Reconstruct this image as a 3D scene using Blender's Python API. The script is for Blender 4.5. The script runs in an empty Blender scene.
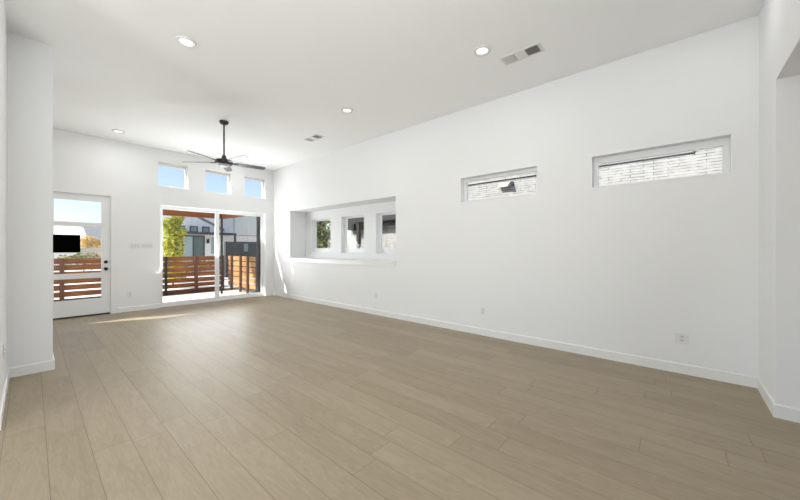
import bpy, bmesh, math, random
from mathutils import Vector, Matrix

random.seed(7)
S = bpy.context.scene
COL = S.collection

# ------------------------------------------------------------------ camera
cd = bpy.data.cameras.new('camera')
cam = bpy.data.objects.new('camera', cd)
COL.objects.link(cam)
cam.location = (0, 0, 1.37)
cam.rotation_euler = (math.radians(90), 0, math.radians(-49.04))
cd.sensor_width = 36.0
cd.lens = 36.0 * 320.3 / 800.0
cd.shift_y = -1.6 / 800.0
cd.clip_start = 0.02
S.camera = cam

# ------------------------------------------------------------------ colour management
S.view_settings.view_transform = 'Standard'
S.view_settings.look = 'None'
S.view_settings.gamma = 1.0
S.view_settings.use_curve_mapping = False
S.view_settings.exposure = 0.09

# ------------------------------------------------------------------ sky
SUN_DIR = Vector((1.1, -0.5, -1.0)).normalized()      # the way sunlight travels
W = bpy.data.worlds.new('sky')
S.world = W
W.use_nodes = True
nt = W.node_tree
nt.nodes.clear()
wo = nt.nodes.new('ShaderNodeOutputWorld')
bg = nt.nodes.new('ShaderNodeBackground')
sky = nt.nodes.new('ShaderNodeTexSky')
sky.sky_type = 'NISHITA'
sky.sun_disc = False
sky.sun_elevation = math.radians(40)
sky.sun_rotation = math.atan2(-SUN_DIR.x, -SUN_DIR.y)
sky.air_density = 1.0
sky.dust_density = 0.6
sky.ozone_density = 1.5
bg.inputs['Strength'].default_value = 0.222
haze = nt.nodes.new('ShaderNodeMixRGB')            # thin bright haze that pales the blue
haze.inputs[0].default_value = 0.222
haze.inputs[2].default_value = (3.2, 2.6, 2.9, 1)
nt.links.new(sky.outputs[0], haze.inputs[1])
nt.links.new(haze.outputs[0], bg.inputs[0])
nt.links.new(bg.outputs[0], wo.inputs[0])

# ------------------------------------------------------------------ sun
sd = bpy.data.lights.new('sun', 'SUN')
sun = bpy.data.objects.new('sun', sd)
COL.objects.link(sun)
sd.energy = 8.0
sd.angle = math.radians(0.55)
sd.color = (1.0, 0.95, 0.88)
sun.rotation_euler = SUN_DIR.to_track_quat('-Z', 'Y').to_euler()


def daylight_fill(name, loc, aim, sx, sy, power, color=(1, 1, 1)):
    """area light added as fill at the patio door or a made-up window"""
    l = bpy.data.lights.new(name, 'AREA')
    l.shape = 'RECTANGLE'
    l.size, l.size_y, l.energy, l.color = sx, sy, power, color
    o = bpy.data.objects.new(name, l)
    COL.objects.link(o)
    o.location = loc
    o.rotation_euler = Vector(aim).to_track_quat('-Z', 'Z').to_euler()
    return o


KITCHEN_W, HALL_W, DINING_W, SLIDER_W, LAMP_W = 138.0, 6.0, 124.0, 80.0, 4.8
daylight_fill('kitchen_fill', (-4.55, 1.3, 1.75), (1, 0.1, 2.0), 2.6, 1.8, KITCHEN_W, (0.95, 0.985, 1.0))  # added fill lamp at a made-up kitchen window
daylight_fill('hall_fill', (2.5, -3.42, 1.6), (0, 1, 0.1), 1.6, 1.6, HALL_W, (0.95, 0.985, 1.0))  # fill lamp added beyond the opening; its hall window is made up
daylight_fill('dining_fill', (-0.9, -0.56, 1.8), (0.05, 1, 0.95), 2.2, 1.7, DINING_W, (0.95, 0.985, 1.0))  # fill lamp added behind the camera, at an invented window
daylight_fill('patio_door_daylight', (2.95, 9.14, 1.2), (-0.15, -1, 0.74), 1.9, 1.4, SLIDER_W, (0.95, 0.985, 1.0))


# ------------------------------------------------------------------ materials
def new_mat(name):
    m = bpy.data.materials.new(name)
    m.use_nodes = True
    t = m.node_tree
    return m, t, t.nodes['Principled BSDF']


def N(t, typ, **kw):
    n = t.nodes.new(typ)
    for k, v in kw.items():
        setattr(n, k, v)
    return n


def M(t, op, a, b=None, c=None):
    n = t.nodes.new('ShaderNodeMath')
    n.operation = op
    for i, v in enumerate((a, b, c)):
        if v is None:
            continue
        if isinstance(v, (int, float)):
            n.inputs[i].default_value = v
        else:
            t.links.new(v, n.inputs[i])
    return n.outputs[0]


def plain(name, col, rough=0.6, metal=0.0, var=0.04, scale=6.0, bump=0.0, bscale=120.0, spec=0.5):
    """painted / plastic / metal surface with a slight procedural variation"""
    m, t, p = new_mat(name)
    tc = N(t, 'ShaderNodeTexCoord')
    nz = N(t, 'ShaderNodeTexNoise')
    nz.inputs['Scale'].default_value = scale
    nz.inputs['Detail'].default_value = 4
    t.links.new(tc.outputs['Object'], nz.inputs['Vector'])
    mx = N(t, 'ShaderNodeMixRGB')
    mx.inputs[1].default_value = tuple(c * (1 - var) for c in col) + (1,)
    mx.inputs[2].default_value = tuple(min(1, c * (1 + var)) for c in col) + (1,)
    t.links.new(nz.outputs['Fac'], mx.inputs[0])
    t.links.new(mx.outputs[0], p.inputs['Base Color'])
    p.inputs['Roughness'].default_value = rough
    p.inputs['Metallic'].default_value = metal
    p.inputs['Specular IOR Level'].default_value = spec
    if bump:
        n2 = N(t, 'ShaderNodeTexNoise')
        n2.inputs['Scale'].default_value = bscale
        n2.inputs['Detail'].default_value = 3
        t.links.new(tc.outputs['Object'], n2.inputs['Vector'])
        b = N(t, 'ShaderNodeBump')
        b.inputs['Strength'].default_value = bump
        b.inputs['Distance'].default_value = 0.002
        t.links.new(n2.outputs['Fac'], b.inputs['Height'])
        t.links.new(b.outputs[0], p.inputs['Normal'])
    return m


def emit(name, col, strength):
    m, t, p = new_mat(name)
    p.inputs['Base Color'].default_value = (0.9, 0.9, 0.9, 1)
    p.inputs['Emission Color'].default_value = col + (1,)
    p.inputs['Emission Strength'].default_value = strength
    return m


def glass(name, refl=0.025, tint=(0.97, 0.985, 0.98)):
    m = bpy.data.materials.new(name)
    m.use_nodes = True
    t = m.node_tree
    t.nodes.clear()
    o = N(t, 'ShaderNodeOutputMaterial')
    tr = N(t, 'ShaderNodeBsdfTransparent')
    tr.inputs[0].default_value = tint + (1,)
    gl = N(t, 'ShaderNodeBsdfGlossy')
    gl.inputs['Roughness'].default_value = 0.02
    mx = N(t, 'ShaderNodeMixShader')
    mx.inputs[0].default_value = refl
    t.links.new(tr.outputs[0], mx.inputs[1])
    t.links.new(gl.outputs[0], mx.inputs[2])
    t.links.new(mx.outputs[0], o.inputs[0])
    return m


def screen_mat():
    """fine dark insect-screen mesh: real holes too fine to see, so it reads as a veil"""
    m = bpy.data.materials.new('insect_screen')
    m.use_nodes = True
    t = m.node_tree
    t.nodes.clear()
    o = N(t, 'ShaderNodeOutputMaterial')
    tr = N(t, 'ShaderNodeBsdfTransparent')
    df = N(t, 'ShaderNodeBsdfDiffuse')
    df.inputs[0].default_value = (0.03, 0.03, 0.03, 1)
    mx = N(t, 'ShaderNodeMixShader')
    mx.inputs[0].default_value = 0.12
    t.links.new(tr.outputs[0], mx.inputs[1])
    t.links.new(df.outputs[0], mx.inputs[2])
    t.links.new(mx.outputs[0], o.inputs[0])
    return m


def floor_mat():
    m, t, p = new_mat('oak_plank_floor')
    PW, PL = 0.2005, 1.52
    tc = N(t, 'ShaderNodeTexCoord')
    sp = N(t, 'ShaderNodeSeparateXYZ')
    t.links.new(tc.outputs['Object'], sp.inputs[0])
    x = M(t, 'DIVIDE', M(t, 'ADD', sp.outputs['X'], 20 * PW - 0.0705), PW)
    row = M(t, 'FLOOR', x)
    fx = M(t, 'SUBTRACT', x, row)
    wn = N(t, 'ShaderNodeTexWhiteNoise', noise_dimensions='1D')
    t.links.new(row, wn.inputs['W'])
    y = M(t, 'ADD', M(t, 'DIVIDE', M(t, 'ADD', sp.outputs['Y'], 30.0), PL), wn.outputs['Value'])
    colu = M(t, 'FLOOR', y)
    fy = M(t, 'SUBTRACT', y, colu)
    cv = N(t, 'ShaderNodeCombineXYZ')
    t.links.new(row, cv.inputs[0])
    t.links.new(colu, cv.inputs[1])
    wid = N(t, 'ShaderNodeTexWhiteNoise', noise_dimensions='2D')
    t.links.new(cv.outputs[0], wid.inputs['Vector'])
    # grain coordinates: stretched along the plank and shifted for every plank
    gx = M(t, 'ADD', M(t, 'MULTIPLY', sp.outputs['X'], 1.0), M(t, 'MULTIPLY', wid.outputs['Value'], 37.0))
    gy = M(t, 'ADD', M(t, 'MULTIPLY', sp.outputs['Y'], 0.13), M(t, 'MULTIPLY', wid.outputs['Value'], 91.0))
    gv = N(t, 'ShaderNodeCombineXYZ')
    t.links.new(gx, gv.inputs[0])
    t.links.new(gy, gv.inputs[1])
    n1 = N(t, 'ShaderNodeTexNoise')
    n1.inputs['Scale'].default_value = 9
    n1.inputs['Detail'].default_value = 6
    n1.inputs['Roughness'].default_value = 0.6
    n1.inputs['Distortion'].default_value = 0.8
    t.links.new(gv.outputs[0], n1.inputs['Vector'])
    rings = M(t, 'FRACT', M(t, 'MULTIPLY', n1.outputs['Fac'], 9.0))
    rings = M(t, 'ABSOLUTE', M(t, 'SUBTRACT', rings, 0.5))
    n2 = N(t, 'ShaderNodeTexNoise')
    n2.inputs['Scale'].default_value = 70
    n2.inputs['Detail'].default_value = 5
    n2.inputs['Roughness'].default_value = 0.65
    t.links.new(gv.outputs[0], n2.inputs['Vector'])
    tone = M(t, 'ADD', M(t, 'ADD', -0.09, M(t, 'MULTIPLY', wid.outputs['Value'], 0.18)),
             M(t, 'ADD', M(t, 'MULTIPLY', n1.outputs['Fac'], 0.50),
               M(t, 'ADD', M(t, 'MULTIPLY', rings, 0.30), M(t, 'MULTIPLY', n2.outputs['Fac'], 0.50))))
    cr = N(t, 'ShaderNodeValToRGB')
    e = cr.color_ramp.elements
    e[0].position, e[0].color = 0.15, (0.248, 0.193, 0.127, 1)
    e[1].position, e[1].color = 0.95, (0.428, 0.351, 0.253, 1)
    k = e.new(0.55)
    k.color = (0.345, 0.277, 0.190, 1)
    t.links.new(tone, cr.inputs[0])
    # seams
    ex = M(t, 'MULTIPLY', M(t, 'MINIMUM', fx, M(t, 'SUBTRACT', 1.0, fx)), PW)
    ey = M(t, 'MULTIPLY', M(t, 'MINIMUM', fy, M(t, 'SUBTRACT', 1.0, fy)), PL)
    ed = M(t, 'MINIMUM', ex, ey)
    seam = M(t, 'SUBTRACT', 1.0, M(t, 'MINIMUM', M(t, 'DIVIDE', ed, 0.0028), 1.0))
    mx = N(t, 'ShaderNodeMixRGB')
    mx.inputs[2].default_value = (0.11, 0.085, 0.06, 1)
    t.links.new(M(t, 'MULTIPLY', seam, 0.85), mx.inputs[0])
    t.links.new(cr.outputs[0], mx.inputs[1])
    t.links.new(mx.outputs[0], p.inputs['Base Color'])
    rg = M(t, 'ADD', 0.40, M(t, 'MULTIPLY', n2.outputs['Fac'], 0.14))
    t.links.new(rg, p.inputs['Roughness'])
    p.inputs['Specular IOR Level'].default_value = 0.42
    b = N(t, 'ShaderNodeBump')
    b.inputs['Strength'].default_value = 0.35
    b.inputs['Distance'].default_value = 0.0015
    hgt = M(t, 'SUBTRACT', M(t, 'MULTIPLY', n2.outputs['Fac'], 0.25), seam)
    t.links.new(hgt, b.inputs['Height'])
    t.links.new(b.outputs[0], p.inputs['Normal'])
    return m


def wood_mat(name, dark, light, scale=4.0, axis='X', rough=0.65):
    m, t, p = new_mat(name)
    tc = N(t, 'ShaderNodeTexCoord')
    mp = N(t, 'ShaderNodeMapping')
    sc = {'X': (0.25, 3, 3), 'Y': (3, 0.25, 3), 'Z': (3, 3, 0.25)}[axis]
    mp.inputs['Scale'].default_value = sc
    t.links.new(tc.outputs['Object'], mp.inputs[0])
    nz = N(t, 'ShaderNodeTexNoise')
    nz.inputs['Scale'].default_value = scale
    nz.inputs['Detail'].default_value = 8
    nz.inputs['Roughness'].default_value = 0.65
    nz.inputs['Distortion'].default_value = 0.6
    t.links.new(mp.outputs[0], nz.inputs['Vector'])
    cr = N(t, 'ShaderNodeValToRGB')
    cr.color_ramp.elements[0].position = 0.32
    cr.color_ramp.elements[0].color = dark + (1,)
    cr.color_ramp.elements[1].position = 0.68
    cr.color_ramp.elements[1].color = light + (1,)
    t.links.new(nz.outputs['Fac'], cr.inputs[0])
    t.links.new(cr.outputs[0], p.inputs['Base Color'])
    p.inputs['Roughness'].default_value = rough
    b = N(t, 'ShaderNodeBump')
    b.inputs['Strength'].default_value = 0.3
    b.inputs['Distance'].default_value = 0.004
    t.links.new(nz.outputs['Fac'], b.inputs['Height'])
    t.links.new(b.outputs[0], p.inputs['Normal'])
    return m


def brick_mat():
    """whitewashed thin brick, laid along Y on a wall facing -X"""
    m, t, p = new_mat('white_brick')
    tc = N(t, 'ShaderNodeTexCoord')
    sp = N(t, 'ShaderNodeSeparateXYZ')
    t.links.new(tc.outputs['Object'], sp.inputs[0])
    nj = N(t, 'ShaderNodeTexNoise')
    nj.inputs['Scale'].default_value = 5
    t.links.new(tc.outputs['Object'], nj.inputs['Vector'])
    cv = N(t, 'ShaderNodeCombineXYZ')
    t.links.new(M(t, 'ADD', sp.outputs['X'], sp.outputs['Y']), cv.inputs[0])
    t.links.new(M(t, 'ADD', sp.outputs['Z'], M(t, 'MULTIPLY', nj.outputs['Fac'], 0.02)), cv.inputs[1])
    br = N(t, 'ShaderNodeTexBrick')
    br.offset = 0.42
    br.inputs['Scale'].default_value = 1.0
    br.inputs['Brick Width'].default_value = 0.42
    br.inputs['Row Height'].default_value = 0.062
    br.inputs['Mortar Size'].default_value = 0.0072
    br.inputs['Mortar Smooth'].default_value = 0.3
    br.inputs['Color1'].default_value = (0.37, 0.36, 0.345, 1)
    br.inputs['Color2'].default_value = (0.315, 0.31, 0.295, 1)
    br.inputs['Mortar'].default_value = (0.075, 0.072, 0.066, 1)
    t.links.new(cv.outputs[0], br.inputs['Vector'])
    # whitewash that fills some of the joints
    nz = N(t, 'ShaderNodeTexNoise')
    nz.inputs['Scale'].default_value = 7
    nz.inputs['Detail'].default_value = 5
    t.links.new(tc.outputs['Object'], nz.inputs['Vector'])
    cr = N(t, 'ShaderNodeValToRGB')
    cr.color_ramp.elements[0].position = 0.42
    cr.color_ramp.elements[1].position = 0.62
    t.links.new(nz.outputs['Fac'], cr.inputs[0])
    mx = N(t, 'ShaderNodeMixRGB')
    mx.inputs[2].default_value = (0.37, 0.36, 0.345, 1)
    t.links.new(M(t, 'MULTIPLY', cr.outputs[0], 0.8), mx.inputs[0])
    t.links.new(br.outputs['Color'], mx.inputs[1])
    t.links.new(mx.outputs[0], p.inputs['Base Color'])
    p.inputs['Roughness'].default_value = 0.85
    b = N(t, 'ShaderNodeBump')
    b.invert = True
    b.inputs['Strength'].default_value = 0.6
    b.inputs['Distance'].default_value = 0.0072
    t.links.new(br.outputs['Fac'], b.inputs['Height'])
    t.links.new(b.outputs[0], p.inputs['Normal'])
    return m


def siding_mat(name, col, pitch=0.3):
    """vertical board-and-batten siding"""
    m, t, p = new_mat(name)
    tc = N(t, 'ShaderNodeTexCoord')
    sp = N(t, 'ShaderNodeSeparateXYZ')
    t.links.new(tc.outputs['Object'], sp.inputs[0])
    v = M(t, 'FRACT', M(t, 'DIVIDE', M(t, 'ADD', sp.outputs['X'], sp.outputs['Y']), pitch))
    k = M(t, 'LESS_THAN', v, 0.12)
    mx = N(t, 'ShaderNodeMixRGB')
    mx.inputs[1].default_value = col + (1,)
    mx.inputs[2].default_value = tuple(c * 0.9 for c in col) + (1,)
    t.links.new(k, mx.inputs[0])
    t.links.new(mx.outputs[0], p.inputs['Base Color'])
    p.inputs['Roughness'].default_value = 0.8
    b = N(t, 'ShaderNodeBump')
    b.inputs['Distance'].default_value = 0.01
    t.links.new(k, b.inputs['Height'])
    t.links.new(b.outputs[0], p.inputs['Normal'])
    return m


def leaf_mat(name, a, b_, c):
    m, t, p = new_mat(name)
    g = N(t, 'ShaderNodeNewGeometry')
    cr = N(t, 'ShaderNodeValToRGB')
    cr.color_ramp.elements[0].color = a + (1,)
    cr.color_ramp.elements[1].color = c + (1,)
    k = cr.color_ramp.elements.new(0.5)
    k.color = b_ + (1,)
    t.links.new(g.outputs['Random Per Island'], cr.inputs[0])
    t.links.new(cr.outputs[0], p.inputs['Base Color'])
    p.inputs['Roughness'].default_value = 0.55
    p.inputs['Transmission Weight'].default_value = 0.0
    tr = N(t, 'ShaderNodeBsdfTranslucent')
    t.links.new(cr.outputs[0], tr.inputs[0])
    mx = N(t, 'ShaderNodeMixShader')
    mx.inputs[0].default_value = 0.4
    t.links.new(p.outputs[0], mx.inputs[1])
    t.links.new(tr.outputs[0], mx.inputs[2])
    t.links.new(mx.outputs[0], t.nodes['Material Output'].inputs[0])
    return m


MAT = dict(
    wall=plain('white_wall_paint', (0.865, 0.868, 0.87), 0.9, var=0.008, scale=2, bump=0.06, bscale=260, spec=0.2),
    ceil=plain('white_ceiling_paint', (0.93, 0.93, 0.925), 0.95, var=0.006, scale=2, bump=0.05, bscale=200, spec=0.15),
    trim=plain('white_trim_gloss', (0.86, 0.86, 0.85), 0.38, var=0.006),
    vinyl=plain('white_vinyl', (0.86, 0.865, 0.86), 0.35, var=0.006),
    door=plain('white_door_paint', (0.84, 0.845, 0.84), 0.4, var=0.006),
    plate=plain('white_plastic_plate', (0.80, 0.80, 0.79), 0.35, var=0.005),
    recept=plain('white_plastic_insert', (0.70, 0.70, 0.69), 0.4, var=0.005),
    slot=plain('dark_slot', (0.10, 0.10, 0.10), 0.6),
    floor=floor_mat(),
    glass=glass('clear_glass'),
    screen=screen_mat(),
    black=plain('matte_black', (0.0012, 0.0012, 0.0012), 0.9, spec=0.02),
    hardware=plain('black_hardware', (0.025, 0.025, 0.028), 0.35, metal=0.6),
    fan_metal=plain('dark_bronze_metal', (0.035, 0.034, 0.034), 0.42, metal=0.4),
    fan_blade=plain('charcoal_blade', (0.085, 0.085, 0.085), 0.32, var=0.12, scale=14),
    lens=emit('lamp_lens', (1.0, 0.98, 0.94), 3.0),
    fan_lens=plain('fan_lens_glass', (0.62, 0.62, 0.60), 0.3),
    vent=plain('vent_white_metal', (0.74, 0.74, 0.73), 0.45),
    vent_dark=plain('vent_shadow', (0.06, 0.06, 0.06), 0.9),
    threshold=plain('dark_threshold', (0.035, 0.032, 0.030), 0.5),
    concrete=plain('pale_concrete', (0.74, 0.72, 0.68), 0.9, var=0.06, scale=3, bump=0.3, bscale=40),
    ground=plain('sandy_ground', (0.84, 0.82, 0.78), 0.95, var=0.06, scale=1.3, bump=0.4, bscale=14),
    mulch=plain('dark_gravel', (0.10, 0.075, 0.055), 0.95, var=0.5, scale=40),
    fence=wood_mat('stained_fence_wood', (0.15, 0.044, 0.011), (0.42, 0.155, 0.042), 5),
    fence_sunlit=wood_mat('stained_fence_wood_sunlit', (0.40, 0.20, 0.07), (0.72, 0.44, 0.19), 5, 'Y'),  # same stain made paler and golden, sunlight put into the colour
    post=wood_mat('stained_fence_post_shaded', (0.09, 0.032, 0.013), (0.22, 0.085, 0.033), 5, 'Z'),  # stain darkened, shade of the posts' near faces put into the colour
    beam=wood_mat('stained_porch_beam', (0.24, 0.075, 0.022), (0.46, 0.165, 0.05), 4),
    beam_y=wood_mat('stained_porch_beam_side', (0.24, 0.075, 0.022), (0.46, 0.165, 0.05), 4, 'Y'),
    dark_wood=wood_mat('dark_stained_wood', (0.008, 0.0075, 0.007), (0.028, 0.025, 0.023), 5, 'Y'),
    dark_metal=plain('dark_grey_metal', (0.045, 0.047, 0.050), 0.5, metal=0.3),
    brick=brick_mat(),
    siding=siding_mat('white_siding', (0.95, 0.95, 0.96)),
    siding_wing=siding_mat('greenish_white_siding', (0.84, 0.855, 0.80)),
    stucco=plain('pale_stucco', (0.86, 0.82, 0.77), 0.9, bump=0.3, bscale=60),
    trim_dark=plain('charcoal_trim', (0.05, 0.05, 0.055), 0.6),
    far_glass=plain('dark_reflecting_glass', (0.13, 0.17, 0.17), 0.08, var=0.3, scale=0.8),
    far_glass_light=plain('pale_reflecting_glass', (0.36, 0.46, 0.46), 0.08, var=0.2, scale=0.8),
    roof=plain('grey_shingle', (0.16, 0.155, 0.15), 0.9, var=0.3, scale=20),
    roof_pale=plain('pale_grey_shingle', (0.50, 0.49, 0.51), 0.9, var=0.1, scale=9),
    roof_white=plain('white_metal_roof', (0.90, 0.90, 0.90), 0.6),
    peach=plain('peach_stucco', (0.72, 0.50, 0.34), 0.9, bump=0.3, bscale=50),
    leaf=leaf_mat('yellow_green_leaf', (0.16, 0.24, 0.02), (0.62, 0.62, 0.06), (0.90, 0.84, 0.20)),
    leaf_dark=leaf_mat('mixed_green_leaf', (0.10, 0.14, 0.05), (0.26, 0.30, 0.12), (0.60, 0.54, 0.33)),
    leaf_gold=leaf_mat('golden_leaf', (0.55, 0.36, 0.10), (0.72, 0.50, 0.16), (0.85, 0.68, 0.32)),
    bark=wood_mat('bark', (0.05, 0.035, 0.025), (0.14, 0.10, 0.07), 9, 'Z'),
    beige=plain('beige_metal', (0.72, 0.55, 0.44), 0.5),
)


# ------------------------------------------------------------------ mesh helpers
def NB():
    return bmesh.new()


def box(bm, x0, x1, y0, y1, z0, z1, bev=0.0, seg=2, rot=None, piv=None):
    c = Vector(((x0 + x1) / 2, (y0 + y1) / 2, (z0 + z1) / 2))
    r = bmesh.ops.create_cube(bm, size=1.0)
    vs = r['verts']
    bmesh.ops.scale(bm, vec=(abs(x1 - x0), abs(y1 - y0), abs(z1 - z0)), verts=vs)
    bmesh.ops.translate(bm, vec=c, verts=vs)
    if bev > 0:
        es = list({e for v in vs for e in v.link_edges})
        rr = bmesh.ops.bevel(bm, geom=es, offset=bev, segments=seg, affect='EDGES', profile=0.6)
        vs = [v for v in rr['verts']]
    if rot is not None:
        bmesh.ops.rotate(bm, cent=piv or c, matrix=rot, verts=list(set(vs)))
    return vs


def cyl(bm, a, b, r0, r1=None, seg=24):
    a, b = Vector(a), Vector(b)
    d = b - a
    r1 = r0 if r1 is None else r1
    q = d.to_track_quat('Z', 'Y').to_matrix().to_4x4()
    bmesh.ops.create_cone(bm, cap_ends=True, segments=seg, radius1=r0, radius2=r1, depth=d.length,
                          matrix=Matrix.Translation((a + b) / 2) @ q)


def lathe(bm, prof, cx, cy, seg=32):
    """profile of (r, z) turned round the vertical axis at (cx, cy)"""
    rings = []
    for r, z in prof:
        if r < 1e-6:
            rings.append([bm.verts.new((cx, cy, z))])
        else:
            rings.append([bm.verts.new((cx + r * math.cos(2 * math.pi * k / seg),
                                        cy + r * math.sin(2 * math.pi * k / seg), z)) for k in range(seg)])
    for a, b in zip(rings, rings[1:]):
        for k in range(seg):
            j = (k + 1) % seg
            vs = ([a[0]] if len(a) == 1 else [a[k], a[j]]) + ([b[0]] if len(b) == 1 else [b[j], b[k]])
            if len(set(vs)) >= 3:
                bm.faces.new(vs)
    bmesh.ops.recalc_face_normals(bm, faces=bm.faces[:])


def extrude_poly(bm, pts, vec):
    """closed planar polygon (3-D points) pushed along vec"""
    vec = Vector(vec)
    a = [bm.verts.new(p) for p in pts]
    b = [bm.verts.new(Vector(p) + vec) for p in pts]
    bm.faces.new(a)
    bm.faces.new(list(reversed(b)))
    n = len(pts)
    for i in range(n):
        j = (i + 1) % n
        bm.faces.new([a[j], a[i], b[i], b[j]])
    bmesh.ops.recalc_face_normals(bm, faces=bm.faces[:])


def slab(bm, axis, p0, p1, u0, u1, v0, v1, holes=()):
    """wall slab between axis=p0 and axis=p1, spanning u,v, with real rectangular holes.
    axis 'X': u=Y v=Z; axis 'Y': u=X v=Z; axis 'Z': u=X v=Y"""
    us = sorted({u0, u1, *[h[0] for h in holes], *[h[1] for h in holes]})
    vs = sorted({v0, v1, *[h[2] for h in holes], *[h[3] for h in holes]})
    us = [u for u in us if u0 - 1e-6 <= u <= u1 + 1e-6]
    vs = [v for v in vs if v0 - 1e-6 <= v <= v1 + 1e-6]

    def P(p, u, v):
        return {'X': (p, u, v), 'Y': (u, p, v), 'Z': (u, v, p)}[axis]
    cache = {}

    def V(p, u, v):
        k = (p, round(u, 5), round(v, 5))
        if k not in cache:
            cache[k] = bm.verts.new(P(p, u, v))
        return cache[k]
    nu, nv = len(us) - 1, len(vs) - 1

    def full(i, j):
        if i < 0 or j < 0 or i >= nu or j >= nv:
            return False
        cu, cv_ = (us[i] + us[i + 1]) / 2, (vs[j] + vs[j + 1]) / 2
        return not any(h[0] < cu < h[1] and h[2] < cv_ < h[3] for h in holes)
    for i in range(nu):
        for j in range(nv):
            if not full(i, j):
                continue
            a, b, c, d = us[i], us[i + 1], vs[j], vs[j + 1]
            bm.faces.new([V(p0, a, c), V(p0, b, c), V(p0, b, d), V(p0, a, d)])
            bm.faces.new([V(p1, a, d), V(p1, b, d), V(p1, b, c), V(p1, a, c)])
            for (di, dj, q0, q1) in ((-1, 0, (a, c), (a, d)), (1, 0, (b, c), (b, d)), (0, -1, (a, c), (b, c)), (0, 1, (a, d), (b, d))):
                if not full(i + di, j + dj):
                    bm.faces.new([V(p0, *q0), V(p1, *q0), V(p1, *q1), V(p0, *q1)])
    bmesh.ops.recalc_face_normals(bm, faces=bm.faces[:])


def obj(name, bm, mat, parent=None, smooth=False, origin=None):
    me = bpy.data.meshes.new(name)
    o = bpy.data.objects.new(name, me)
    COL.objects.link(o)
    off = Vector((0, 0, 0))
    if parent is not None:
        q = parent
        while q is not None:
            off = off + Vector(q.location)
            q = q.parent
        o.parent = parent
    if origin is not None:
        o.location = Vector(origin) - off
        off = Vector(origin)
    bmesh.ops.translate(bm, vec=-off, verts=bm.verts[:])
    bm.to_mesh(me)
    bm.free()
    me.materials.append(MAT[mat])
    if smooth:
        for f in me.polygons:
            f.use_smooth = True
        try:
            me.set_sharp_from_angle(angle=math.radians(40))
        except Exception:
            pass
    return o


def tag(o, label, cat, group=None, kind=None):
    o['label'] = label
    o['category'] = cat
    if group:
        o['group'] = group
    if kind:
        o['kind'] = kind
    return o


def thing(name, label, cat, loc, group=None, kind=None):
    o = bpy.data.objects.new(name, None)
    COL.objects.link(o)
    o.location = loc
    o.empty_display_size = 0.1
    return tag(o, label, cat, group, kind)


def dup(root, loc, label, group=None):
    r = root.copy()
    COL.objects.link(r)
    r.location = loc
    r['label'] = label
    if group:
        r['group'] = group
    for ch in list(root.children):
        c = ch.copy()
        COL.objects.link(c)
        c.parent = r
        for g in ch.children:
            d = g.copy()
            COL.objects.link(d)
            d.parent = c
    return r


def struct(name, bm, mat, label, cat, smooth=False):
    o = obj(name, bm, mat, None, smooth)
    return tag(o, label, cat, None, 'structure')


# ================================================================== ROOM SHELL
RX, BY, FY, LX = 4.675, 9.0, -0.6, -0.164     # right, back, front, left wall faces
CZ, HZ = 3.658, 2.74                          # ceiling and 9 ft header height
OX, KX = 3.966, -4.6                          # opening jamb, far kitchen wall

bm = NB(); slab(bm, 'Z', -0.12, 0.0, KX - 0.2, RX + 0.18, -3.6, BY + 0.18)
struct('floor', bm, 'floor', 'light oak plank floor running the length of the room', 'floor')
bm = NB(); slab(bm, 'Z', CZ, CZ + 0.25, KX - 0.2, RX + 0.18, FY - 0.15, BY + 0.18)
struct('ceiling', bm, 'ceil', 'flat white ceiling with recessed lights', 'ceiling')

NI = (4.17, 8.06, 1.09, 2.397)                # niche opening Y0 Y1 Z0 Z1
LW = (-0.407, 0.825, 2.14, 2.532)             # long high window
SW = (1.50, 2.715, 2.14, 2.532)               # second high window
bm = NB(); slab(bm, 'X', RX, RX + 0.18, FY - 0.15, BY + 0.18, 0, CZ, [NI, LW, SW])
struct('wall_right', bm, 'wall', 'long white right wall with two high slit windows and a niche', 'wall')

# window niche: a bump-out 0.5 m deep with three openings in its back
NX = 5.17
NW = [(6.91, 7.807), (5.617, 6.475), (4.335, 5.214)]
NZ0, NZ1 = 1.255, 2.167
bm = NB()
slab(bm, 'X', NX, NX + 0.16, NI[0] - 0.15, NI[1] + 0.15, NI[2] - 0.12, NI[3] + 0.15, [(a, b, NZ0, NZ1) for a, b in NW])
slab(bm, 'Y', NI[1], NI[1] + 0.15, RX + 0.18, NX, NI[2] - 0.12, NI[3] + 0.15)
slab(bm, 'Y', NI[0] - 0.15, NI[0], RX + 0.18, NX, NI[2] - 0.12, NI[3] + 0.15)
slab(bm, 'Z', NI[3], NI[3] + 0.15, RX + 0.18, NX, NI[0], NI[1])
slab(bm, 'Z', NI[2] - 0.12, NI[2], RX + 0.18, NX, NI[0], NI[1])
struct('wall_niche', bm, 'wall', 'recessed white wall niche holding three small windows', 'wall')

# back wall
DO = (0.13, 1.115, 0.0, 2.475)                # entry door opening
SL = (1.95, 4.43, 0.0, 2.37)                  # sliding door opening
TR = [(1.905, 2.505), (2.885, 3.495), (3.85, 4.435)]
TZ0, TZ1 = 2.81, 3.36
HW = (-1.66, -0.64, 1.72, 3.05)               # made-up unseen window, sized to let in the floor's sun strip
bm = NB()
slab(bm, 'Y', BY, BY + 0.18, KX - 0.2, RX, 0, CZ, [DO, SL, HW] + [(a, b, TZ0, TZ1) for a, b in TR])
struct('wall_back', bm, 'wall', 'white back wall with entry door, sliding door and three square windows', 'wall')

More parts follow.
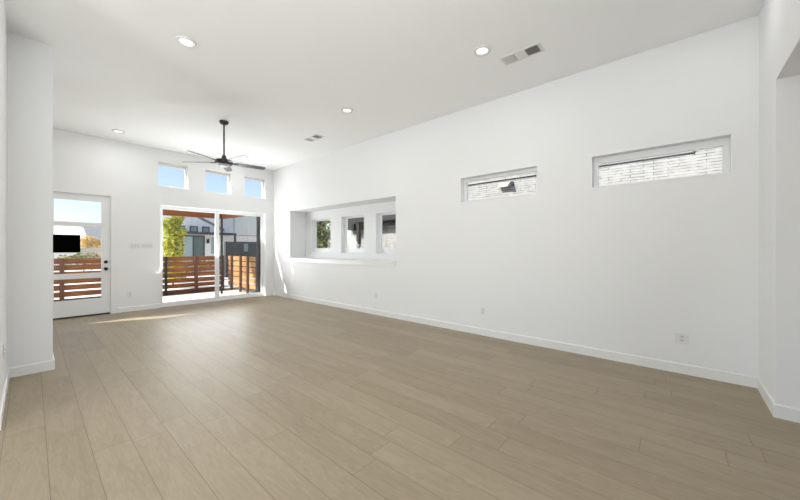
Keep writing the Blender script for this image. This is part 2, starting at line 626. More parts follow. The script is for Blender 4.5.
bm = NB()
slab(bm, 'Y', FY - 0.15, FY, KX - 0.2, RX, 0, CZ, [(1.2, OX, -1, HZ), (-2.0, 0.2, 0.95, 2.65)])
struct('wall_front', bm, 'wall', 'white wall stub beside a tall opening at the right edge', 'wall')
bm = NB()
slab(bm, 'X', OX, OX + 0.15, -3.6, FY - 0.15, 0, HZ + 0.2)
slab(bm, 'X', 1.05, 1.2, -3.6, FY - 0.15, 0, HZ + 0.2)
slab(bm, 'Y', -3.6, -3.45, 1.2, OX, 0, HZ + 0.2, [(1.7, 3.3, 0.8, 2.4)])
slab(bm, 'Z', HZ, HZ + 0.2, 1.2, OX, -3.45, FY - 0.15)
struct('wall_hall', bm, 'wall', 'white hallway wall seen through the opening at the right edge', 'wall')

# left wall with the pier that hides half of the entry door
bm = NB()
slab(bm, 'X', -0.32, LX, 3.85, 5.345, 0, CZ)
struct('wall_left', bm, 'wall', 'sliver of white left wall at the very edge of the photo', 'wall')
bm = NB()
slab(bm, 'X', -0.32, 0.162, 5.345, 6.2, 0, CZ)
struct('wall_pier', bm, 'wall', 'white full height wall pier in front of the entry door', 'wall')
bm = NB()
slab(bm, 'X', KX - 0.2, KX, FY, BY, 0, CZ, [(0.0, 2.6, 0.85, 2.65)])
struct('wall_kitchen', bm, 'wall', 'white far side wall out of sight on the left', 'wall')


# baseboards with a small chamfer
def baseboard(name, a, b, n, label, h=0.108, th=0.015, inset=(0, 0)):
    """runs from a to b (xy) on a wall face, n points into the room"""
    a, b, n = Vector((*a, 0)), Vector((*b, 0)), Vector((*n, 0))
    d = (b - a).normalized()
    prof = [(0, 0), (th, 0), (th, h - 0.008), (th - 0.008, h), (0, h)]
    bm_ = NB()
    extrude_poly(bm_, [a + n * p + Vector((0, 0, z)) for p, z in prof], b - a)
    return struct(name, bm_, 'trim', label, 'baseboard')


baseboard('baseboard_right', (RX, FY), (RX, BY), (-1, 0), 'white baseboard along the foot of the long right wall')
baseboard('baseboard_back', (1.205, BY), (1.95, BY), (0, -1), 'short white baseboard between entry door and sliding door')
baseboard('baseboard_corner', (4.43, BY), (RX - 0.015, BY), (0, -1), 'stub of white baseboard right of the sliding door')
baseboard('baseboard_front', (OX, FY), (RX - 0.015, FY), (0, 1), 'white baseboard on the wall stub by the right opening')
baseboard('baseboard_hall', (OX, FY + 0.015), (OX, -3.45), (-1, 0), 'white baseboard on the grey jamb at the right edge')
baseboard('baseboard_pier', (LX, 5.345), (0.162, 5.345), (0, -1), 'white baseboard at the foot of the left pier')
baseboard('baseboard_left', (LX, 3.85), (LX, 5.33), (1, 0), 'white baseboard on the sliver of left wall')
baseboard('baseboard_return', (0.162, 5.33), (0.162, 6.2), (1, 0), 'white baseboard on the hidden side of the left pier')

# niche sill board with a small apron
bm = NB()
box(bm, RX - 0.028, NX, NI[0] - 0.03, NI[1] + 0.02, NI[2] - 0.002, NI[2] + 0.022, 0.004)
box(bm, RX - 0.016, RX, NI[0] - 0.012, NI[1] + 0.006, NI[2] - 0.085, NI[2] - 0.002, 0.003)
struct('trim_niche', bm, 'trim', 'white ledge board along the bottom of the wall niche', 'ledge')


# ================================================================== WINDOWS
def frame_bm(axis, p0, p1, u0, u1, v0, v1, wl, wr, wb, wt):
    bm_ = NB()
    slab(bm_, axis, p0, p1, u0, u1, v0, v1, [(u0 + wl, u1 - wr, v0 + wb, v1 - wt)])
    es = [e for e in bm_.edges if len(e.link_faces) == 2 and e.calc_face_angle(0) > 1.0]
    bmesh.ops.bevel(bm_, geom=es, offset=0.003, segments=1, affect='EDGES')
    return bm_


def window(n, axis, pos, depth, u0, u1, v0, v1, label, wl=0.04, wr=0.04, wb=0.04, wt=0.04, lip=None):
    """white vinyl window: frame, glazing bead and pane set back in the wall"""
    c = {'X': (pos, (u0 + u1) / 2, v0), 'Y': ((u0 + u1) / 2, pos, v0)}[axis]
    t = thing('window_%d' % n, label, 'window', c, None, 'structure')
    obj('frame', frame_bm(axis, pos, pos + depth, u0, u1, v0, v1, wl, wr, wb, wt), 'vinyl', t)
    g = NB()
    slab(g, axis, pos + depth * 0.45, pos + depth * 0.45 + 0.006, u0 + wl - 0.005, u1 - wr + 0.005, v0 + wb - 0.005, v1 - wt + 0.005)
    obj('pane', g, 'glass', t)
    if lip:
        face, w, d = lip
        b_ = NB()
        slab(b_, axis, face - d, face, u0 - w, u1 + w, v0 - w, v1 + w, [(u0, u1, v0, v1)])
        obj('edge_trim', b_, 'trim', t)
    return t


for i, (a, b) in enumerate(TR):
    window(1 + i, 'Y', BY + 0.10, 0.06, a, b, TZ0, TZ1,
           ['square transom window above the left half of the sliding door, farthest left of three',
            'middle square transom window behind the ceiling fan, sunlit right reveal',
            'square transom window nearest the back right corner'][i], 0.03, 0.035, 0.02, 0.05)
for i, (a, b) in enumerate(NW):
    window(4 + i, 'X', NX + 0.10, 0.06, a, b, NZ0, NZ1,
           ['small niche window showing green foliage', 'middle niche window showing a dark porch post',
            'niche window nearest the camera showing dark slats over white brick'][i], 0.04, 0.05, 0.12, 0.035)
window(7, 'X', RX + 0.095, 0.06, *SW, 'high slit window left of the two, showing a wall vent on white brick', 0.04, 0.045, 0.03, 0.045, (RX, 0.010, 0.005))
window(8, 'X', RX + 0.095, 0.06, *LW, 'high slit window on the right, showing white brick and a dark pipe end', 0.05, 0.05, 0.03, 0.08, (RX, 0.014, 0.006))
window(9, 'Y', BY + 0.10, 0.06, *HW, 'added unseen window behind the left pier that lets in the sun strip')
window(10, 'X', KX - 0.15, 0.06, 0.0, 2.6, 0.85, 2.65, 'added wide window for the fill lamp on the unseen left side')  # invented opening that goes with the kitchen fill lamp
window(11, 'Y', FY - 0.12, 0.06, -2.0, 0.2, 0.95, 2.65, 'added wide window for the fill lamp behind the camera')  # made up to hold the fill lamp behind the camera

# ================================================================== ENTRY DOOR
t = thing('door_1', 'white entry door with four stacked glass panes', 'door', (0.62, BY + 0.03, 0), None, 'structure')
DX0, DX1, DZ0, DZ1 = 0.155, 1.088, 0.03, 2.455
DY0, DY1 = BY + 0.015, BY + 0.06
LITES = [(1.895, 2.328), (1.378, 1.812), (0.872, 1.285), (0.347, 0.765)]
b = NB()
slab(b, 'Y', DY0, DY1, DX0, DX1, DZ0, DZ1, [(DX0 + 0.13, 0.955, z0, z1) for z0, z1 in LITES])
slabo = obj('door_slab', b, 'door', t)
for z0, z1 in LITES:
    b = NB()
    slab(b, 'Y', DY0 + 0.02, DY0 + 0.026, DX0 + 0.125, 0.96, z0 - 0.004, z1 + 0.004)
    obj('pane', b, 'glass', slabo)
b = NB()
slab(b, 'Y', BY, BY + 0.14, DO[0], DO[1], 0, DO[3], [(DX0 - 0.003, DX1 + 0.003, -1, DZ1 + 0.003)])
obj('door_jamb', b, 'trim', t)
b = NB()
slab(b, 'Y', BY - 0.016, BY, DO[0] - 0.09, DO[1] + 0.085, 0, DO[3] + 0.09, [(DO[0], DO[1] - 0.012, -1, DO[3] - 0.01)])
obj('door_casing', b, 'trim', t)
b = NB()
box(b, DX0, DX1, BY - 0.002, BY + 0.14, 0, 0.028, 0.004)
obj('threshold', b, 'threshold', t)
b = NB()
cyl(b, (1.024, DY0, 1.087), (1.024, DY0 - 0.014, 1.087), 0.033, 0.031)
cyl(b, (1.024, DY0 - 0.014, 1.087), (1.024, DY0 - 0.024, 1.087), 0.024, 0.021)
box(b, 1.019, 1.029, DY0 - 0.05, DY0 - 0.022, 1.07, 1.104, 0.003)
obj('deadbolt', b, 'hardware', t, True)
b = NB()
cyl(b, (1.024, DY0, 0.945), (1.024, DY0 - 0.010, 0.945), 0.034, 0.032)
cyl(b, (1.024, DY0 - 0.010, 0.945), (1.024, DY0 - 0.034, 0.945), 0.013, 0.013)
bmesh.ops.create_uvsphere(b, u_segments=20, v_segments=12, radius=0.029, matrix=Matrix.Translation((1.024, DY0 - 0.055, 0.945)) @ Matrix.Diagonal((1, 0.8, 1, 1)))
obj('door_knob', b, 'hardware', t, True)
for z in (0.945, 1.087):
    b = NB()
    box(b, DX1 - 0.001, DX1 + 0.003, DY0 - 0.001, DY0 + 0.03, z - 0.03, z + 0.03)
    obj('strike_plate', b, 'hardware', t)

# plain black rectangle set against the door glass
b = NB()
box(b, 0.245, 0.645, BY - 0.012, BY + 0.0149, 1.290, 1.637, 0.003)
t2 = tag(obj('black_rectangle', b, 'black', None, origin=(0.435, BY, 1.292)),
         'flat black rectangle against the glass of the entry door', 'panel')

# ================================================================== SLIDING DOOR
t = thing('door_2', 'wide white sliding patio door of two glass panels', 'sliding door', (3.19, BY + 0.1, 0), None, 'structure')
b = NB()
slab(b, 'Y', BY + 0.06, BY + 0.165, SL[0], SL[1], 0.0, SL[3], [(SL[0] + 0.025, SL[1] - 0.025, 0.035, SL[3] - 0.03)])
obj('outer_frame', b, 'vinyl', t)


def sash(y0, x0, x1, name, wl, wr):
    b_ = frame_bm('Y', y0, y0 + 0.04, x0, x1, 0.036, SL[3] - 0.031, wl, wr, 0.065, 0.05)
    s_ = obj(name, b_, 'vinyl', t)
    g_ = NB()
    slab(g_, 'Y', y0 + 0.017, y0 + 0.023, x0 + wl - 0.006, x1 - wr + 0.006, 0.095, SL[3] - 0.075)
    obj('pane', g_, 'glass', s_)
    return s_


sash(BY + 0.07, SL[0] + 0.026, 3.232, 'sliding_panel', 0.035, 0.095)
fx_ = sash(BY + 0.114, 3.15, SL[1] - 0.026, 'fixed_panel', 0.07, 0.035)
b = NB()
box(b, 3.180, 3.196, BY + 0.045, BY + 0.07, 0.95, 1.20, 0.005)
obj('pull_handle', b, 'vinyl', t)
b = NB()
slab(b, 'Y', BY + 0.1702, BY + 0.1722, 3.25, SL[1] - 0.03, 0.05, SL[3] - 0.05)
obj('insect_screen', b, 'screen', t)

# ================================================================== CEILING FAN
FXc, FYc = 2.281, 6.182
fan = thing('ceiling_fan', 'dark five bladed ceiling fan hanging on a long downrod', 'ceiling fan', (FXc, FYc, CZ))
b = NB()
lathe(b, [(0, CZ), (0.075, CZ), (0.075, CZ - 0.012), (0.066, CZ - 0.04), (0.03, CZ - 0.062), (0.014, CZ - 0.066), (0, CZ - 0.066)], FXc, FYc)
obj('canopy', b, 'fan_metal', fan, True)
b = NB(); cyl(b, (FXc, FYc, CZ - 0.06), (FXc, FYc, 3.02), 0.0135, seg=16)
obj('downrod', b, 'fan_metal', fan, True)
b = NB()
lathe(b, [(0, 3.055), (0.018, 3.055), (0.030, 3.04), (0.045, 2.99), (0.062, 2.972), (0.075, 2.966), (0.13, 2.96), (0.15, 2.945), (0.15, 2.90), (0.135, 2.885), (0.115, 2.878), (0, 2.878)], FXc, FYc, 40)
obj('motor_housing', b, 'fan_metal', fan, True)
b = NB()
lathe(b, [(0, 2.879), (0.092, 2.879), (0.092, 2.866), (0.082, 2.852), (0.055, 2.843), (0, 2.840)], FXc, FYc, 40)
obj('light_lens', b, 'fan_lens', fan, True)
for ang in (-10, -82, -154, -226, -298):
    a = math.radians(ang)
    R = Matrix.Rotation(a, 4, 'Z')
    tilt = Matrix.Rotation(math.radians(-13), 4, 'X')
    b = NB()
    # blade outline, root to tip, with a rounded angled tip
    out = [(0.16, -0.035), (0.25, -0.055), (0.45, -0.060), (0.66, -0.058), (0.70, -0.050), (0.715, -0.03),
           (0.705, 0.045), (0.68, 0.056), (0.45, 0.060), (0.25, 0.055), (0.16, 0.035)]
    extrude_poly(b, [(x_, y_, 0.0) for x_, y_ in out], (0, 0, 0.007))
    bmesh.ops.transform(b, matrix=Matrix.Translation((FXc, FYc, 2.915)) @ R @ tilt, verts=b.verts[:])
    bl = obj('blade', b, 'fan_blade', fan)
    b = NB()
    box(b, 0.10, 0.235, -0.024, 0.024, -0.009, -0.001, 0.002)
    bmesh.ops.transform(b, matrix=Matrix.Translation((FXc, FYc, 2.915)) @ R @ tilt, verts=b.verts[:])
    obj('blade_arm', b, 'fan_metal', bl)

# ================================================================== RECESSED LIGHTS
LIGHTS = [((1.121, 4.10), 'recessed ceiling light nearest the left pier, large disc'),
          ((3.41, 1.707), 'recessed ceiling light beside the near air vent'),
          ((3.42, 4.13), 'recessed ceiling light between the fan and the near vent, right side'),
          ((1.115, 8.24), 'small far recessed ceiling light above the entry door'),
          ((3.42, 8.24), 'recessed ceiling light half behind a fan blade near the back corner'),
          ((3.94, -0.24), 'recessed ceiling light cut by the top edge of the photo'),
          ((1.12, 1.707), 'recessed ceiling light above the camera, out of the photo')]
first = None
for (lx, ly), lab in LIGHTS:
    if first is None:
        first = thing('recessed_light', lab, 'ceiling light', (lx, ly, CZ), 'recessed ceiling lights')
        b = NB()
        lathe(b, [(0.058, CZ), (0.098, CZ), (0.098, CZ - 0.006), (0.092, CZ - 0.018), (0.070, CZ - 0.020), (0.058, CZ - 0.006), (0.058, CZ)], lx, ly, 40)
        obj('trim_ring', b, 'recept', first, True)
        b = NB()
        lathe(b, [(0, CZ - 0.002), (0.058, CZ - 0.002), (0.058, CZ - 0.005), (0.05, CZ - 0.006), (0, CZ - 0.006)], lx, ly, 40)
        obj('lens', b, 'lens', first, True)
    else:
        dup(first, (lx, ly, CZ), lab)
    l = bpy.data.lights.new('downlight_bulb', 'AREA')
    l.shape = 'DISK'
    l.size = 0.11
    l.energy = LAMP_W * (0.25 if ly < 0 else 1.0)
    l.color = (1.0, 0.985, 0.96)
    o = bpy.data.objects.new('downlight_bulb', l)
    COL.objects.link(o)
    o.location = (lx, ly, CZ - 0.022)


# ================================================================== CEILING VENTS
def vent(cx, cy, label):
    w, ln = 0.19, 0.46
    v = thing('ceiling_vent', label, 'air vent', (cx, cy, CZ), 'ceiling air vents')
    b_ = NB()
    slab(b_, 'Z', CZ - 0.008, CZ, cx - w / 2, cx + w / 2, cy - ln / 2, cy + ln / 2, [(cx - w / 2 + 0.02, cx + w / 2 - 0.02, cy - ln / 2 + 0.035, cy + ln / 2 - 0.02)])
    obj('frame', b_, 'vent', v)
    b_ = NB()
    box(b_, cx - w / 2 + 0.015, cx + w / 2 - 0.015, cy - ln / 2 + 0.03, cy + ln / 2 - 0.015, CZ - 0.0015, CZ - 0.0002)
    obj('duct_opening', b_, 'vent_dark', v)
    third = (ln - 0.055) / 3
    for k, ang in enumerate((48, None, -48)):
        y0 = cy - ln / 2 + 0.035 + k * third
        b_ = NB()
        if ang is None:          # middle bank: slats run the long way
            for q in range(6):
                x_ = cx - w / 2 + 0.03 + q * (w - 0.06) / 5
                box(b_, x_ - 0.011, x_ + 0.011, y0 + 0.004, y0 + third - 0.004, CZ - 0.0085, CZ - 0.0075, rot=Matrix.Rotation(math.radians(24), 3, 'Y'))
        else:
            for q in range(8):
                y_ = y0 + 0.012 + q * (third - 0.024) / 7
                box(b_, cx - w / 2 + 0.02, cx + w / 2 - 0.02, y_ - 0.009, y_ + 0.009, CZ - 0.0085, CZ - 0.0075, rot=Matrix.Rotation(math.radians(ang), 3, 'X'))
        obj('louver_bank', b_, 'vent', v)
    return v


vent(3.79, 1.39, 'ceiling air vent beside the near recessed light, with a dark right section')
vent(3.835, 5.70, 'small far ceiling air vent to the right of the fan')


# ================================================================== OUTLETS AND SWITCHES
def plate(name, axis, face, sgn, u, z, label, cat, kind, w=0.072, h=0.116, group=None):
    """cover plate on a wall face; sgn is the way it looks along the axis"""
    loc = {'X': (face, u, z), 'Y': (u, face, z)}[axis]
    p_ = thing(name, label, cat, loc, group)

    def bx(u0, u1, z0, z1, d0, d1, bev=0.0):
        b_ = NB()
        a0, a1 = sorted((face + sgn * d0, face + sgn * d1))
        if axis == 'X':
            box(b_, a0, a1, u0, u1, z0, z1, bev)
        else:
            box(b_, u0, u1, a0, a1, z0, z1, bev)
        return b_
    obj('cover_plate', bx(u - w / 2, u + w / 2, z - h / 2, z + h / 2, 0, 0.006, 0.002), 'plate', p_)
    if kind == 'outlet':
        n = max(1, round(w / 0.09))
        for g in range(n):
            uc = u + (g - (n - 1) / 2) * 0.046
            for zz in (z + 0.02, z - 0.02):
                r_ = obj('receptacle', bx(uc - 0.0165, uc + 0.0165, zz - 0.014, zz + 0.014, 0.006, 0.0085, 0.002), 'recept', p_)
                for du in (-0.006, 0.006):
                    obj('slot', bx(uc + du - 0.0014, uc + du + 0.0014, zz - 0.004, zz + 0.006, 0.0085, 0.0088), 'slot', r_)
    else:
        n = round((w - 0.026) / 0.046)
        for g in range(n):
            uc = u + (g - (n - 1) / 2) * 0.046
            obj('rocker', bx(uc - 0.0165, uc + 0.0165, z - 0.033, z + 0.033, 0.006, 0.010, 0.0015), 'recept', p_)
    return p_


plate('wall_outlet', 'X', RX, -1, -0.033, 0.384, 'white double outlet plate on the right wall nearest the right opening', 'outlet', 'outlet', w=0.118, group='wall outlets')
plate('wall_outlet', 'X', RX, -1, 2.321, 0.383, 'white single outlet plate in the middle of the right wall', 'outlet', 'outlet', group='wall outlets')
plate('wall_outlet', 'X', RX, -1, 4.71, 0.400, 'white outlet plate on the right wall below the window niche', 'outlet', 'outlet', group='wall outlets')
plate('wall_outlet', 'Y', BY, -1, 1.411, 0.378, 'white outlet plate on the back wall between the two doors', 'outlet', 'outlet', group='wall outlets')
plate('wall_outlet', 'X', LX, 1, 4.55, 0.45, 'white outlet plate on the left wall at the left edge', 'outlet', 'outlet', group='wall outlets')
plate('light_switch', 'Y', BY, -1, 1.500, 1.425, 'three rocker switch plate right beside the entry door', 'switch', 'switch', w=0.164, group='light switches')
plate('light_switch', 'Y', BY, -1, 1.705, 1.425, 'four rocker switch plate nearest the sliding door', 'switch', 'switch', w=0.21, group='light switches')

# ================================================================== OUTSIDE
GZ = -0.10
bm = NB(); slab(bm, 'Z', GZ - 0.3, GZ, -30, 40, 12.6, 70)
slab(bm, 'Z', GZ - 0.3, GZ, -30, KX - 0.25, -6, 12.6)
slab(bm, 'Z', GZ - 0.3, GZ, RX + 0.2, 40, -8, 8.9)
struct('ground', bm, 'ground', 'pale bright ground around the house', 'ground')
bm = NB(); slab(bm, 'Z', GZ - 0.1, GZ + 0.03, KX - 0.25, 7.0, BY + 0.19, 11.75)
struct('patio', bm, 'concrete', 'sunlit pale concrete patio outside the sliding door', 'patio')
bm = NB(); slab(bm, 'Z', GZ - 0.1, GZ + 0.005, KX - 0.25, 7.0, 11.75, 12.6)
struct('gravel_strip', bm, 'mulch', 'dark gravel strip at the foot of the slatted fence', 'gravel')

# ---- back fence
fence = thing('slat_fence', 'brown horizontal slat fence across the back of the patio', 'fence', (2.0, 12.2, GZ))
pitch = 0.176
for k in range(6):
    z1 = 1.105 - k * pitch
    b = NB()
    xs = [-1.6, 0.53, 2.78, 4.46]
    for x0, x1 in zip(xs, xs[1:]):
        box(b, x0, x1 - 0.004, 12.2, 12.228, z1 - 0.138 + random.uniform(-.004, .004), z1, 0.004, 1)
    obj('slat', b, 'fence', fence)
b = NB(); box(b, -1.6, 4.46, 12.2, 12.228, GZ + 0.005, 0.035)
obj('kick_board', b, 'post', fence)
for px in (-1.55, 0.53, 2.78, 3.62, 4.44):
    hw = 0.03 if px == 2.78 else 0.045
    b = NB(); box(b, px - hw, px + hw, 12.11, 12.199, GZ + 0.005, 1.115, 0.005, 1)
    obj('fence_post', b, 'dark_wood' if px == 2.78 else 'post', fence)

# ---- side fence running back to the house on the right
sf = thing('slat_fence', 'sunlit golden side fence at the right end of the patio', 'fence', (4.62, 11.1, GZ))
ys = [12.10, 11.68, 10.95, 10.42, 9.78]
for k in range(6):
    z1 = 1.105 - k * pitch
    b = NB()
    for y1, y0 in zip(ys, ys[1:]):
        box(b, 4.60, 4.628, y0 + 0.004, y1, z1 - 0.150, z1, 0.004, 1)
    obj('slat', b, 'fence_sunlit', sf)
for y_ in (11.72, 11.0, 10.47, 9.80):
    b = NB(); box(b, 4.54, 4.599, y_ - 0.045, y_ + 0.045, GZ + 0.03, 1.12, 0.005, 1)
    obj('fence_post', b, 'post', sf)

# ---- porch: stained beams, roof, posts
porch = thing('porch_roof', 'porch roof with reddish brown stained beams over the patio', 'porch', (3.2, 10.2, 2.3))
b = NB(); box(b, 1.9, 4.10, 10.93, 11.07, 2.31, 2.56, 0.006, 1)
obj('front_beam', b, 'beam', porch)
b = NB(); box(b, 3.97, 4.11, 9.60, 10.929, 2.31, 2.56, 0.006, 1)
obj('side_beam', b, 'beam_y', porch)
b = NB(); box(b, 1.9, 4.11, 9.60, 11.1, 2.56, 2.66)
box(b, 1.9, 4.11, 9.395, 9.45, 2.56, 2.66)
box(b, 1.9, 4.11, 9.20, 9.355, 2.56, 2.66)
obj('roof_deck', b, 'beam', porch)
b = NB(); box(b, 3.965, 4.015, 10.97, 11.03, GZ + 0.03, 2.309, 0.005, 1)
obj('porch_post', b, 'dark_wood', porch)
b = NB(); box(b, 1.74, 1.90, 9.19, 10.12, GZ + 0.03, 2.66)  # added out of view to keep sun off the sliding door
obj('sun_block_wall', b, 'stucco', porch)
b = NB(); box(b, 4.51, 4.59, 9.62, 9.72, GZ + 0.03, 2.36, 0.006, 1)  # dark square post at the end of the side fence
tag(obj('patio_post', b, 'dark_metal', None, origin=(4.55, 9.67, GZ + 0.03)),
    'dark square post standing at the right end of the side fence', 'post')

# ---- made-up wall out of view that keeps sun off the entry door
bm = NB(); slab(bm, 'X', -2.3, -2.0, 9.75, 11.2, GZ, 5.4)
struct('wall_sun_block', bm, 'stucco', 'added unseen stucco wall that shades the entry door from the left', 'wall')


# ---- trees and shrubs
def leaves(bm_, c, r, n, s, squash=(1, 1, 1), rnd=random):
    for _ in range(n):
        while True:
            p = Vector((rnd.uniform(-1, 1), rnd.uniform(-1, 1), rnd.uniform(-1, 1)))
            if p.length <= 1:
                break
        p = p.normalized() * (p.length ** 0.5)
        p = Vector((p.x * r * squash[0], p.y * r * squash[1], p.z * r * squash[2])) + Vector(c)
        q = Vector((rnd.gauss(0, 1), rnd.gauss(0, 1), rnd.gauss(0, 1))).to_track_quat('Z', 'Y').to_matrix()
        L_, w_ = s * rnd.uniform(0.7, 1.3), s * 0.42 * rnd.uniform(0.8, 1.2)
        pts = [(-L_ / 2, 0, 0), (-L_ / 6, -w_, 0.12 * s), (L_ / 2, 0, 0), (-L_ / 6, w_, 0.12 * s)]
        vs = [bm_.verts.new(p + q @ Vector(k)) for k in pts]
        bm_.faces.new((vs[0], vs[1], vs[2]))
        bm_.faces.new((vs[0], vs[2], vs[3]))


def tree(name, label, base, blobs, mat, n, s, trunk_r=0.03):
    t_ = thing(name, label, 'tree' if 'tree' in name else 'shrub', base)
    b_ = NB()
    top = max(c[2] for c, r in blobs)
    cyl(b_, base, (base[0], base[1], top), trunk_r, trunk_r * 0.4, 10)
    for c, r in blobs:
        cyl(b_, (base[0], base[1], max(base[2], c[2] - r * 0.9)), c, trunk_r * 0.4, trunk_r * 0.15, 6)
    obj('trunk', b_, 'bark', t_)
    b_ = NB()
    for c, r in blobs:
        leaves(b_, c, r, n, s)
    obj('foliage', b_, mat, t_)
    return t_


bl = []
for k in range(22):
    z = 0.35 + 2.15 * k / 21
    rr = 0.30 * (1 - 0.35 * abs(z - 1.4) / 1.2)
    bl.append(((3.42 + random.uniform(-0.16, 0.16), 14 + random.uniform(-.16, .16), z), rr))
tree('young_tree', 'slim young tree with bright yellow green leaves behind the fence', (3.42, 14, GZ), bl, 'leaf', 110, 0.105)

bl = [((3.45 + 0.27 * k + random.uniform(-.05, .05), 16.5, 0.35 + random.uniform(0, .28)), 0.34) for k in range(9)]
tree('low_shrub', 'low reddish green shrubs between the fence and the far house', (4.5, 16.5, GZ), bl, 'leaf_dark', 90, 0.10)

bl = [((6.9 + random.uniform(-.55, .55), 10.6 + random.uniform(-1.0, 0.8), 0.5 + random.uniform(0, 1.9)), 0.42) for k in range(26)]
bl2 = [((8.6 + random.uniform(-1.1, .9), 13.2 + random.uniform(-.5, .5), 0.3 + random.uniform(0, 2.0)), 0.55) for k in range(24)]
tree('garden_hedge', 'tall olive green hedge behind the leafy tree outside the farthest niche window', (8.6, 13.2, GZ), bl2, 'leaf_dark', 120, 0.15)
tree('garden_tree', 'leafy green tree outside the farthest niche window', (6.9, 10.5, GZ), bl, 'leaf_dark', 120, 0.13)

bl = [((2.72 + random.uniform(-.3, .25), 30, 1.25 + random.uniform(0, .8)), 0.28) for k in range(12)]
tree('golden_tree', 'small golden tree in front of the far house seen through the door', (2.7, 30, GZ), bl, 'leaf_gold', 80, 0.16)
bl = [((1.0 + 0.2 * k, 22, 0.75 + random.uniform(-.1, .25)), 0.26) for k in range(8)]
tree('garden_hedge', 'pale green hedge behind the fence seen through the entry door', (1.7, 22, GZ), bl, 'leaf_dark', 80, 0.12)

# ---- far white house straight behind the patio
house = thing('white_house', 'white two storey house behind the patio fence with dark door and canopy', 'house', (7.0, 24, GZ))
b = NB()
slab(b, 'Y', 22.0, 22.3, 4.4, 12.5, GZ, 4.1, [(5.81, 6.97, 0.0, 2.12), (7.30, 7.75, 1.0, 2.13), (6.22, 6.6, 2.36, 2.69), (6.88, 7.25, 2.36, 2.69), (5.56, 5.94, 2.36, 2.69)])
slab(b, 'X', 4.4, 4.7, 22.3, 28, GZ, 4.1)
obj('wall', b, 'siding', house)
b = NB(); slab(b, 'Y', 21.975, 22.0, 4.7, 8.9, GZ, 2.2, [(5.81, 6.97, -1, 2.12), (7.30, 7.75, 1.0, 2.13)])
obj('lower_cladding', b, 'stucco', house)
b = NB()
slab(b, 'Y', 21.95, 22.05, 5.78, 7.0, 0.0, 2.15, [(5.84, 6.36, 0.08, 2.08), (6.42, 6.94, 0.08, 2.08)])
dr = obj('patio_door', b, 'trim_dark', house)
b = NB(); slab(b, 'Y', 22.0, 22.02, 5.84, 6.36, 0.08, 2.08); obj('pane', b, 'far_glass_light', dr)
b = NB(); slab(b, 'Y', 22.0, 22.02, 6.42, 6.94, 0.08, 2.08); obj('pane', b, 'far_glass', dr)
for x0, x1, z0, z1, mt in ((7.30, 7.75, 1.0, 2.13, 'stucco'), (6.20, 6.62, 2.34, 2.71, 'trim_dark'), (6.86, 7.27, 2.34, 2.71, 'trim_dark'), (5.54, 5.96, 2.34, 2.71, 'trim_dark')):
    b = NB(); slab(b, 'Y', 21.96, 22.06, x0, x1, z0, z1, [(x0 + 0.05, x1 - 0.05, z0 + 0.05, z1 - 0.05)])
    wf = obj('window', b, mt, house)
    b = NB(); slab(b, 'Y', 22.0, 22.02, x0 + 0.05, x1 - 0.05, z0 + 0.05, z1 - 0.05); obj('pane', b, 'far_glass_light', wf)
b = NB(); box(b, 5.75, 8.45, 20.9, 21.97, 2.21, 2.32)
cn = obj('canopy', b, 'trim_dark', house)
b = NB(); box(b, 8.33, 8.43, 20.92, 21.02, GZ, 2.21); obj('canopy_post', b, 'trim_dark', cn)
b = NB(); box(b, 7.09, 7.21, 21.84, 21.975, 1.68, 1.95, 0.02)
obj('wall_lantern', b, 'hardware', house)
b = NB()
extrude_poly(b, [(6.0, 20.85, 3.30), (7.72, 20.85, 2.42), (7.72, 20.85, 2.54), (6.0, 20.85, 3.44)], (0, 0.18, 0))
box(b, 6.0, 6.1, 21.02, 21.98, 3.25, 3.40)
obj('porch_gable', b, 'roof', house)
b = NB(); box(b, 4.2, 12.7, 21.6, 28.2, 4.1, 4.2); obj('roof', b, 'roof', house)

b = NB(); box(b, 8.74, 12.4, 21.85, 21.999, 2.26, 4.0); obj('upper_panel', b, 'siding_wing', house)
b = NB(); box(b, 8.70, 12.4, 21.82, 21.999, 2.20, 2.259); obj('ledge', b, 'peach', house)

dk = thing('dark_garden_wall', 'charcoal garden wall with a small opening behind the side fence', 'garden wall', (9.0, 17.3, GZ))
b = NB(); slab(b, 'Y', 17.2, 17.4, 6.42, 11.5, GZ, 1.72, [(7.32, 7.58, 1.2, 1.62)]); obj('wall', b, 'trim_dark', dk)
b = NB(); slab(b, 'Y', 17.28, 17.3, 7.32, 7.58, 1.2, 1.62); obj('pane', b, 'far_glass_light', dk)

# ---- house seen through the entry door
fh = thing('gabled_house', 'far house with bright white roof and grey gable seen through the entry door', 'house', (2.0, 34, GZ))
b = NB(); slab(b, 'Y', 32.0, 32.3, -3.0, 2.45, GZ, 2.0); obj('wall', b, 'stucco', fh)
b = NB()
extrude_poly(b, [(-3.4, 31.6, 1.95), (-3.4, 34.6, 2.95), (-3.4, 34.6, 2.85), (-3.4, 31.6, 1.85)], (6.05, 0, 0))
obj('roof', b, 'roof_white', fh)
gh = thing('stucco_house', 'far peach house with grey roof beside the golden tree', 'house', (4.0, 37, GZ))
b = NB(); slab(b, 'Y', 36.0, 36.3, 1.4, 6.5, GZ, 1.9, [(3.2, 3.5, 0.9, 1.6)]); obj('wall', b, 'peach', gh)
b = NB()
extrude_poly(b, [(1.0, 35.5, 1.75), (6.9, 35.5, 1.75), (5.2, 35.5, 3.1), (2.7, 35.5, 3.1)], (0, 5, 0))
obj('roof', b, 'roof_pale', gh)

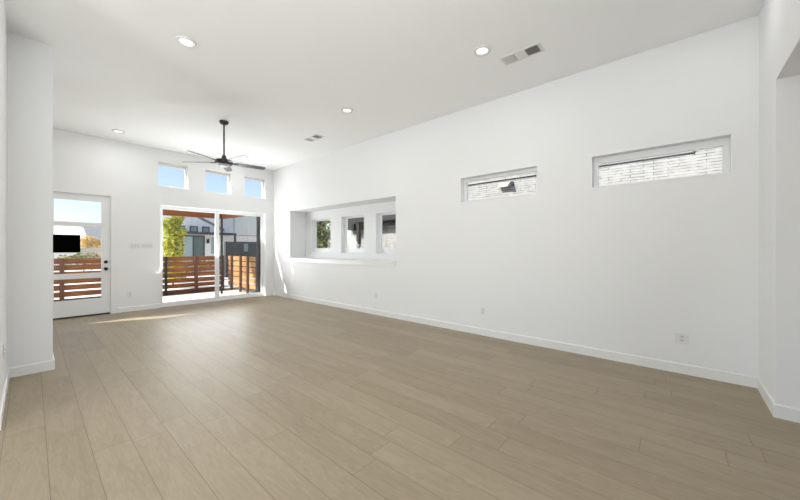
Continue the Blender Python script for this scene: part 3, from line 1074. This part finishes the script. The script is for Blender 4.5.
# ---- neighbour on the right: white brick wall, conduit, vent, dark porch
nb = thing('brick_house', 'white brick house close by outside the right wall windows', 'house', (9.1, 3.0, GZ))
b = NB(); slab(b, 'X', 9.00, 9.25, -7.5, 10.6, GZ, 5.6); obj('wall', b, 'brick', nb)
b = NB(); slab(b, 'Y', 10.59, 10.84, 9.25, 13.0, GZ, 5.6); obj('side_wall', b, 'brick', nb)
b = NB(); box(b, 8.75, 13, -7.6, 10.9, 5.6, 5.75); obj('roof_eave', b, 'trim_dark', nb)
b = NB()
cyl(b, (8.985, -0.25, 3.353), (8.985, 5.9, 3.353), 0.0145, seg=10)
cyl(b, (8.985, -0.25, 3.353), (8.985, -0.265, 3.44), 0.0145, seg=10)
cyl(b, (8.985, -0.26, 3.435), (8.985, -0.38, 3.452), 0.0145, seg=10)
tag(obj('conduit', b, 'hardware', None, origin=(8.985, 3, 3.353)), 'thin dark pipe running along the white brick wall outside', 'pipe')
v = thing('wall_vent', 'small beige vent hood on the white brick wall outside', 'vent', (9.0, 3.72, 3.16))
b = NB()
extrude_poly(b, [(8.999, 3.93, 3.28), (8.999, 3.93, 3.15), (8.84, 3.93, 3.13), (8.84, 3.93, 3.17)], (0, -0.30, 0))
obj('hood', b, 'beige', v)
b = NB()
extrude_poly(b, [(8.998, 3.629, 3.285), (8.998, 3.629, 3.145), (8.83, 3.629, 3.125), (8.83, 3.629, 3.175)], (0, -0.09, 0))
obj('hood_end', b, 'dark_metal', v)

pg = thing('dark_porch', 'dark slatted porch band with post on the brick house outside the niche windows', 'porch', (8.8, 8.1, GZ))
b = NB()
for k in range(14):
    box(b, 8.77, 8.80, 6.05, 10.55, 2.15 + k * 0.105, 2.15 + k * 0.105 + 0.089, 0.004, 1)
box(b, 8.80, 8.995, 6.05, 10.55, 2.14, 3.62)
obj('fascia', b, 'dark_wood', pg)
b = NB(); box(b, 8.58, 8.70, 9.62, 9.77, GZ, 2.40, 0.005, 1); obj('porch_post', b, 'dark_wood', pg)
b = NB(); box(b, 8.54, 8.77, 6.05, 9.84, 2.40, 2.66, 0.006, 1); obj('porch_beam', b, 'dark_wood', pg)
b = NB(); box(b, 8.62, 8.76, 9.98, 10.16, 2.10, 2.38, 0.01); obj('porch_lamp', b, 'hardware', pg)

eave = NB()
box(eave, 6.0, 8.6, 11.8, 12.0, 2.28, 2.62)
box(eave, 6.0, 6.12, 11.85, 11.95, GZ, 2.28)
box(eave, 8.48, 8.6, 11.85, 11.95, GZ, 2.28)
tag(obj('garden_arbor', eave, 'dark_wood', None, origin=(7.3, 11.9, GZ)), 'dark arbor beam above the tree outside the farthest niche window', 'arbor')
